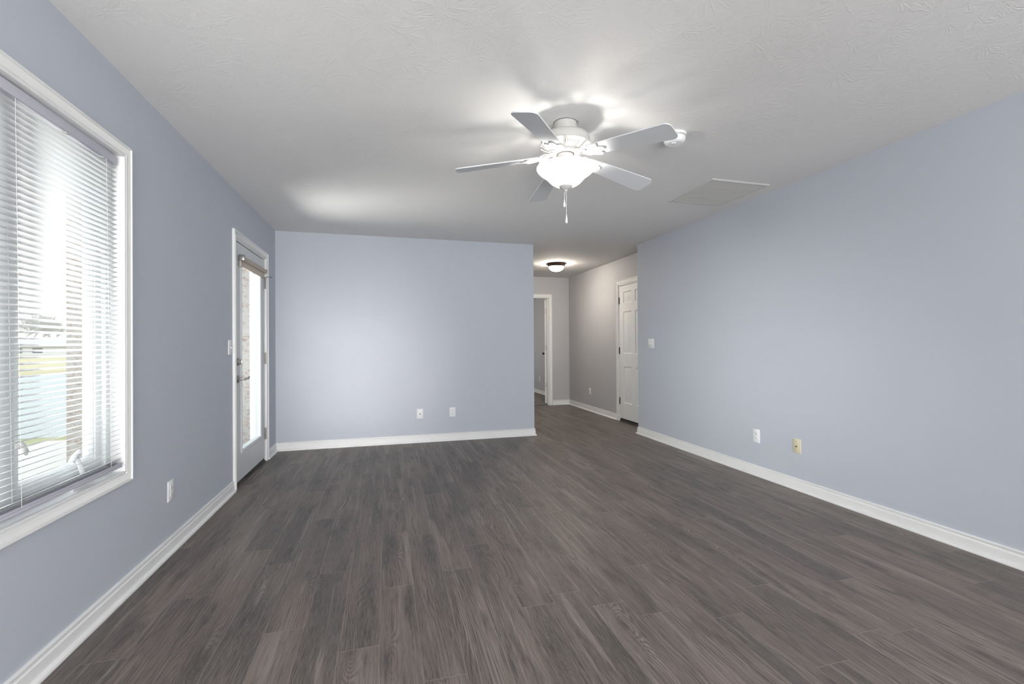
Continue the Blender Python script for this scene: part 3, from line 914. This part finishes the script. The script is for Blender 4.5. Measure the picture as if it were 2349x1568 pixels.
# ------------------------------------------------------------------ ceiling fan
FX, FY = 1.0, 2.455
fan = thing('ceiling_fan', (FX, FY, H), 'white five-blade ceiling fan with lit frosted bowl light', 'ceiling fan')
b = MB(); b.lathe([(0, 2.44), (.067, 2.44), (.067, 2.376), (.064, 2.372), (0, 2.372)], FX, FY, 48)
can = b.build('canopy', 'fan', fan)
b = MB()
b.lathe([(0, 2.4395), (.0685, 2.4395), (.0685, 2.4365), (0, 2.4365)], FX, FY, 48)
b.box(FX + .050, FX + .060, FY - .048, FY - .040, 2.425, 2.437, .001)
b.build('canopy_gasket', 'hinge', can)
b = MB()
b.lathe([(0, 2.376), (.080, 2.376), (.112, 2.371), (.131, 2.361), (.1395, 2.347), (.141, 2.335), (.141, 2.312), (.138, 2.307), (0, 2.307)], FX, FY, 64)
b.build('motor_housing', 'fan', fan)
b = MB()
VP = [(0, 2.312), (.146, 2.312), (.1475, 2.308), (.145, 2.304), (.137, 2.301), (.124, 2.291), (.105, 2.282), (.085, 2.276), (.070, 2.274), (.0, 2.274)]
b.lathe(VP, FX, FY, 64)
vp = b.build('vent_plate', 'fan', fan)
TH0 = 158.5


def vpz(r):
    for (r0, z0), (r1, z1) in zip(VP[3:-1], VP[4:]):
        if r1 <= r <= r0: return z0 + (z1 - z0) * (r0 - r) / (r0 - r1)
    return 2.30


for g in range(5):
    b = MB()
    for j in range(7):
        a = math.radians(TH0 + 36 + 72 * g + (j - 3) * 6.2)
        n_ = 5; ra, rb_ = .088, .128
        rings = []
        for q in range(n_ + 1):
            r = ra + (rb_ - ra) * q / n_; z = vpz(r)
            c, s_ = math.cos(a), math.sin(a); hw = .0016
            rings.append([(FX + r * c - s_ * hw, FY + r * s_ + c * hw, z + .002), (FX + r * c + s_ * hw, FY + r * s_ - c * hw, z + .002), (FX + r * c + s_ * hw, FY + r * s_ - c * hw, z - .0006), (FX + r * c - s_ * hw, FY + r * s_ + c * hw, z - .0006)])
        b.sweep(rings)
    b.build('vent_slot_shade', 'slotshade', vp)  # raised dark strips that paint the shade inside the slots
b = MB()
b.lathe([(0, 2.276), (.078, 2.276), (.080, 2.270), (.080, 2.262), (.074, 2.258), (0, 2.258)], FX, FY, 48)
b.build('flywheel', 'fan', fan)
b = MB()
b.lathe([(0, 2.262), (.050, 2.262), (.050, 2.256), (0, 2.256)], FX, FY, 32)
b.build('hub_gap', 'slot', fan)
b = MB()
b.lathe([(0, 2.258), (.047, 2.258), (.047, 2.225), (.052, 2.218), (.060, 2.212), (.062, 2.205), (.050, 2.200), (0, 2.200)], FX, FY, 40)
b.build('light_fitter', 'fan', fan)
dz_tip = [0, .014, 0, -.010, -.010]
for g in range(5):
    th = math.radians(TH0 + 72 * g)
    rA, zA, rB, zB = .172, 2.239, .645, 2.195 + dz_tip[g]
    droop = math.atan2(zA - zB, rB - rA)
    Mx = Matrix.Translation((FX, FY, zA)) @ Matrix.Rotation(th, 4, 'Z') @ Matrix.Translation((rA, 0, 0)) @ Matrix.Rotation(droop, 4, 'Y') @ Matrix.Rotation(math.radians(-12), 4, 'X')
    # outline
    Lb = rB - rA; out = []

    def arc(cx, cy, r, a0, a1, n=7):
        return [(cx + r * math.cos(a0 + (a1 - a0) * i / n), cy + r * math.sin(a0 + (a1 - a0) * i / n)) for i in range(n + 1)]
    out += [(0, -.046)] + arc(Lb - .034, -.068 + .034, .034, -PI / 2, -.12) + arc(Lb - .034, .068 - .034, .034, .12, PI / 2) + [(0, .046)]
    out += arc(.0, .0, .046, PI / 2 + .35, 3 * PI / 2 - .35, 6)
    b = MB()
    lo = [b.v(Mx @ Vector((x, y, -.003))) for x, y in out]; hi = [b.v(Mx @ Vector((x, y, .003))) for x, y in out]
    b.face(lo[::-1]); b.face(hi)
    for i in range(len(out)): b.face([lo[i], lo[(i + 1) % len(out)], hi[(i + 1) % len(out)], hi[i]])
    bmesh.ops.recalc_face_normals(b.b, faces=b.b.faces[:])
    bl_ = b.build('fan_blade', 'blade', fan)
    # ornate blade iron
    b = MB()
    Rz = Matrix.Translation((FX, FY, 0)) @ Matrix.Rotation(th, 4, 'Z')
    arm = [(.062, 0, 2.264), (.085, 0, 2.262), (.110, 0, 2.250), (.135, 0, 2.238), (.165, 0, 2.232)]
    for s_ in (-1, 1):
        b.tube([Rz @ Vector((r, s_ * (.006 + .010 * math.sin((r - .062) / .103 * PI)), z)) for r, y, z in arm], [.008, .008, .0075, .007, .006], 8, flat=.6)
        # scroll loop beside the arm
        cl = [Rz @ Vector((.128 + .026 * math.cos(t), s_ * (.034 + .017 * math.sin(t)), 2.240 - .02 * math.cos(t) * .5)) for t in [2 * PI * i / 20 for i in range(20)]]
        b.tube(cl, .0042, 6, closed=True)
    # trefoil plate under the blade
    for (cx, cy, rx, ry, rot) in ((.038, 0, .045, .022, 0), (.020, .026, .040, .020, .55), (.020, -.026, .040, .020, -.55)):
        poly = []
        for i in range(24):
            t = 2 * PI * i / 24; x, y = rx * math.cos(t), ry * math.sin(t)
            poly.append((cx + x * math.cos(rot) - y * math.sin(rot), cy + x * math.sin(rot) + y * math.cos(rot)))
        b.prism(poly, -.0075, -.0028, lambda x, y, z: Mx @ Vector((x, y, z)))
        rim = [Mx @ Vector((x, y, -.0072)) for x, y in poly]
        b.tube(rim, .0026, 6, closed=True)
    for (x, y) in ((.055, 0), (.030, .030), (.030, -.030)):
        b.lathe([(0, -.0105), (.0045, -.0095), (.005, -.0070), (0, -.0070)], x, y, 12, mat=Mx)
    b.build('blade_iron', 'fan', bl_)
# bowl
outer = [(.168, 2.182), (.1685, 2.177), (.164, 2.168), (.152, 2.155), (.136, 2.143), (.120, 2.132), (.108, 2.120), (.098, 2.108), (.086, 2.096), (.068, 2.084), (.046, 2.076), (.018, 2.073), (.006, 2.073)]
inner = [(.006, 2.077), (.018, 2.077), (.044, 2.080), (.065, 2.088), (.082, 2.0995), (.094, 2.111), (.104, 2.123), (.116, 2.136), (.133, 2.147), (.149, 2.159), (.160, 2.171), (.163, 2.178), (.165, 2.183)]
b = MB()
prf = outer + inner; n = 64
rings = [[(FX + r * math.cos(2 * PI * i / n), FY + r * math.sin(2 * PI * i / n), z) for i in range(n)] for r, z in prf]
b.sweep(rings, smooth=True, closed_path=True)
b.build('glass_bowl', 'bowl', fan, ang=1.2)
b = MB(); b.tube([(FX, FY, 2.20), (FX, FY, 2.076)], .005, 10); b.build('bowl_rod', 'fan', fan)
b = MB(); b.lathe([(0, 2.078), (.036, 2.078), (.0375, 2.074), (.033, 2.066), (.024, 2.060), (.017, 2.056), (.011, 2.053), (.0095, 2.046), (.005, 2.043), (0, 2.042)], FX, FY, 32)
fin = b.build('finial', 'fan', fan)
b = MB()
for i in range(20):
    a = 2 * PI * i / 20
    b.tube([(FX + .035 * math.cos(a), FY + .035 * math.sin(a), 2.0705), (FX + .019 * math.cos(a), FY + .019 * math.sin(a), 2.0575)], .0014, 5)
b.build('finial_ribs', 'fan', fin)
for (dx, dy, z1, z2) in ((-.0085, 0, 1.995, 1.955), (.0035, 0, 1.912, 1.862)):
    b = MB(); b.tube([(FX + dx * .5, FY + dy, 2.050), (FX + dx, FY, 2.03), (FX + dx, FY, z1)], .0011, 6); ch = b.build('pull_chain', 'cord', fan)
    hh = z1 - z2
    b = MB(); b.lathe([(0, z1 + .003), (.002, z1 + .002), (.0035, z1 - hh * .25), (.006, z1 - hh * .55), (.0068, z1 - hh * .8), (.004, z2 + .001), (0, z2)], FX + dx, FY, 16)
    b.build('pull_fob', 'plate', ch)


def point(name, loc, power, col, rad, parent=None):
    d = bpy.data.lights.new(name, 'POINT'); d.energy = power; d.color = col; d.shadow_soft_size = rad
    o = bpy.data.objects.new(name, d); C.objects.link(o)
    if parent is not None:
        o.parent = parent; o.location = WM[parent].inverted() @ Vector(loc)
    else: o.location = loc
    return o


for (dx, dy) in ((.066, .022), (-.062, -.026)):
    point('fan_bulb', (FX + dx, FY + dy, 2.132), 5.6, (1, .96, .90), .022, fan)

# ------------------------------------------------------------------ smoke detector
SX0, SY0_ = 1.700, 2.420
sd = thing('smoke_detector', (SX0, SY0_, H), 'round white smoke detector on the ceiling behind the fan blade tip', 'smoke detector')
b = MB(); b.lathe([(0, 2.44), (.068, 2.44), (.069, 2.432), (.068, 2.424), (0, 2.424)], SX0, SY0_, 48); b.build('mounting_base', 'plate', sd)
b = MB(); b.lathe([(0, 2.425), (.056, 2.425), (.056, 2.419), (0, 2.419)], SX0, SY0_, 40); b.build('sensor_gap', 'chrome', sd)
b = MB(); b.lathe([(0, 2.4195), (.063, 2.4195), (.064, 2.413), (.062, 2.400), (.056, 2.389), (.046, 2.384), (.044, 2.3825), (0, 2.3815)], SX0, SY0_, 48); bd = b.build('detector_body', 'plate', sd)
b = MB(); b.lathe([(0, 2.3825), (.016, 2.3825), (.0165, 2.3795), (.013, 2.3775), (0, 2.3772)], SX0 - .012, SY0_ - .008, 28); b.build('test_button', 'plate', bd)
b = MB()
for i in range(18):
    a = 2 * PI * i / 18
    b.box(-.0045, .0045, -.0006, .0006, -.0014, .0014, mat=Matrix.Translation((SX0 + .0562 * math.cos(a), SY0_ + .0562 * math.sin(a), 2.4222)) @ Matrix.Rotation(a + PI / 2, 4, 'Z'))
b.build('spacer_ribs', 'plate', sd)

# ------------------------------------------------------------------ return-air grille
gx0, gx1, gy0, gy1 = 2.432, 2.985, 2.988, 3.565
gr = thing('return_air_grille', ((gx0 + gx1) / 2, (gy0 + gy1) / 2, H), 'square white louvred return-air grille on the ceiling near the right wall', 'air vent')
b = MB()
pr = [(0, 0), (0, .006), (.003, .0085), (.026, .0085), (.036, .001), (.036, 0)]
rings = [[], [], [], []]
for w_, t in pr:
    q = .036 - w_
    for k, (a, c) in enumerate(((gx0 + q, gy0 + q), (gx1 - q, gy0 + q), (gx1 - q, gy1 - q), (gx0 + q, gy1 - q))): rings[k].append((a, c, H - t))
b.sweep(rings, closed_path=True); b.build('grille_frame', 'grille', gr)
MB().box(gx0 + .03, gx1 - .03, gy0 + .03, gy1 - .03, H - .0012, H - .0002).build('filter', 'holeshade', gr)  # grey sheet painting the dark of the ceiling hole behind the louvres
nl = 38; span = gx1 - gx0 - .072
lv0 = None
for i in range(nl):
    x = gx0 + .036 + span * (i + .5) / nl
    if lv0 is None:
        b = MB(); a_ = math.radians(32)
        b.box(-.0070, .0070, gy0 + .036, gy1 - .036, -.0004, .0004, mat=Matrix.Translation((x, 0, H - .0050)) @ Matrix.Rotation(a_, 4, 'Y'))
        lv0 = b.build('louvre', 'grille', gr); lx0 = x
    else:
        o = lv0.copy(); C.objects.link(o); o.parent = gr; o.location = (x - lx0, 0, 0)
for i in (1, 2, 3):
    y = gy0 + .036 + (gy1 - gy0 - .072) * i / 4
    MB().box(gx0 + .036, gx1 - .036, y - .0022, y + .0022, H - .0098, H - .0085).build('cross_bar', 'grille', gr)
for (x, y) in ((gx0 + .014, gy0 + .05), (gx0 + .014, gy1 - .05), (gx1 - .014, gy0 + .05), (gx1 - .014, (gy0 + gy1) / 2), (gx1 - .014, gy1 - .05), ((gx0 + gx1) / 2, gy0 + .014), ((gx0 + gx1) / 2, gy1 - .014)):
    b = MB(); b.lathe([(0, H - .0083), (.004, H - .0083), (.0035, H - .0095), (0, H - .0098)], x, y, 12); b.build('screw', 'chrome', gr)

# ------------------------------------------------------------------ hallway lamp
hx, hyy = 2.595, 6.79
hl = thing('hallway_ceiling_lamp', (hx, hyy, H), 'lit frosted dome lamp with bronze pan on the hallway ceiling', 'ceiling lamp')
b = MB(); b.lathe([(0, 2.44), (.130, 2.44), (.150, 2.436), (.1535, 2.430), (.150, 2.424), (.140, 2.418), (.134, 2.405), (.128, 2.392), (.122, 2.388), (.118, 2.392), (.118, 2.43), (0, 2.43)], hx, hyy, 56)
b.build('lamp_pan', 'copper', hl, label='bronze pan')
b = MB(); dome = []
for i in range(13):
    a = i / 12 * PI / 2
    dome.append((.118 * math.cos(a) + .0001, 2.392 - .078 * math.sin(a)))
b.lathe([(.112, 2.40), (.118, 2.40)] + dome, hx, hyy, 48)
b.build('glass_dome', 'dome', hl, ang=1.2)
b = MB(); b.lathe([(0, 2.316), (.011, 2.314), (.012, 2.309), (.006, 2.302), (0, 2.300)], hx, hyy, 16); b.build('finial', 'copper', hl)
point('bedroom_fill', (1.6, 9.9, 2.0), 26.0, (1, .92, .82), .25)  # added unseen fill to brighten the bedroom past the doorway

# ------------------------------------------------------------------ outside
struct('patio_slab', MB().box(-4.55, XL - .14, -2.5, 7.72, -.22, -.12), 'concrete', 'pale concrete patio slab outside the window', 'patio')
b = MB()
P = [(-4.5, -6, -.125), (-4.5, 40, -.125), (-30, 40, -.70), (-30, -6, -.70)]
b2 = [[(-1.4, 7.0, -.14), (-4.4, -6, -.14)]]
g1 = [b.v(p) for p in ((-1.35, 7.6, -.16), (-1.35, 13.6, -.62), (-40, 13.0, -.62), (-40, -6, -.5), (-4.5, -6, -.16), (-4.5, 7.6, -.16))]
b.face(g1)
tag(b.build('lawn', 'lawn'), 'green and straw-coloured grass between patio and pond', 'grass', kind='structure')
b = MB(); b.face([b.v(p) for p in ((20, 11, -.60), (20, 36.3, -.60), (-160, 36.3, -.60), (-160, 11, -.60))])
tag(b.build('pond', 'water'), 'pale blue-green pond beyond the lawn', 'pond', kind='structure')
b = MB()
for ya, za, yb_, zb_ in ((36.0, -.62, 36.6, -.36), (36.6, -.36, 60, -.15), (60, -.15, 400, .3)):
    b.face([b.v(p) for p in ((20, ya, za), (-400, ya, za), (-400, yb_, zb_), (20, yb_, zb_))])
tag(b.build('far_bank', 'drygrass'), 'dry yellow grass on the far side of the pond', 'grass', kind='structure')

bw = thing('brick_wing_wall', (-2.34, 5.9, -.12), 'pale tumbled brick wing wall at the end of the patio', 'wall')
MB().box(-3.19, -1.49, 5.75, 6.02, -.12, 2.75, .006).build('brickwork', 'brick', bw)
b = MB(); b.box(-3.22, -1.49, 5.72, 6.05, 2.75, 2.82, .006); b.build('cap', 'trim', bw)
b = MB(); b.box(-1.485, -1.335, 5.74, 6.02, -.12, 2.82, .004); b.box(-1.42, -1.40, 5.735, 5.742, -.12, 2.82)
tag(b.build('corner_board', 'trim'), 'white corner board between brick wall and house outside the entry door', 'trim board', kind='structure')

hs = thing('far_house', (-57, 93, .0), 'low white house across the pond with two dark windows', 'house')
RH = Matrix.Translation((-57, 93, 0)) @ Matrix.Rotation(math.radians(28), 4, 'Z')


def hbox(mb, *a): mb.box(*a, mat=RH); return mb


hbox(MB(), -14, 14, -4, 4, -.3, 1.35).build('wall', 'hwall', hs)
b = MB(); b.prism([(-4.6, 0), (4.6, 0), (0, 1.0)], -14.5, 14.5, lambda x, y, z: RH @ Vector((z, x, 1.35 + y))); b.build('roof', 'hroof', hs)
hbox(MB(), -14.6, 14.6, -4.7, -4.55, 1.25, 1.42).build('eave', 'hwall', hs)
for x in (-9.6, -1.2, 1.0, 5.5, 9.5): 
    hbox(MB(), x, x + 1.1, -4.06, -3.98, .25, .95).build('window', 'hwin', hs)


def tree_mesh():
    b = MB(); r = random.Random(5)

    def grow(p, d, L_, rad, lvl):
        q = p + d * L_
        b.tube([p, (p + q) / 2 + Vector((r.uniform(-.05, .05), r.uniform(-.05, .05), 0)) * L_, q], [rad, rad * .85, rad * .7], 4, caps=False)
        if lvl == 0: return
        for _ in range(4):
            a = Vector((r.uniform(-1, 1), r.uniform(-1, 1), r.uniform(-.15, .8))).normalized()
            nd = (d * .55 + a * .75).normalized()
            grow(p + d * L_ * r.uniform(.45, 1.0), nd, L_ * r.uniform(.62, .85), rad * .60, lvl - 1)
    grow(Vector((0, 0, -.5)), Vector((0, 0, 1)), 3.0, .17, 5)
    return b


tr = tree_mesh().build('bare_tree', 'hazebark')
tag(tr, 'bare grey tree in the row beyond the far house', 'tree', 'bare trees beyond the pond')
tr.location = (-91, 114, 0); tr.scale = (.8, .8, 1.1)
rt_ = random.Random(3)
for row in range(6):
    for i in range(6):
        if row == 0 and i == 0: continue
        o = tr.copy(); C.objects.link(o)
        yy = 114 + row * 11
        o.location = (-.80 * yy + i * 10.5 + (row % 3) * 3.5, yy + rt_.uniform(-.8, .8), 0); o.rotation_euler = (0, 0, rt_.uniform(0, 6.28)); s_ = rt_.uniform(.78, .86); o.scale = (s_, s_, s_ * rt_.uniform(1.1, 1.3) * (1.15 + row * .07))
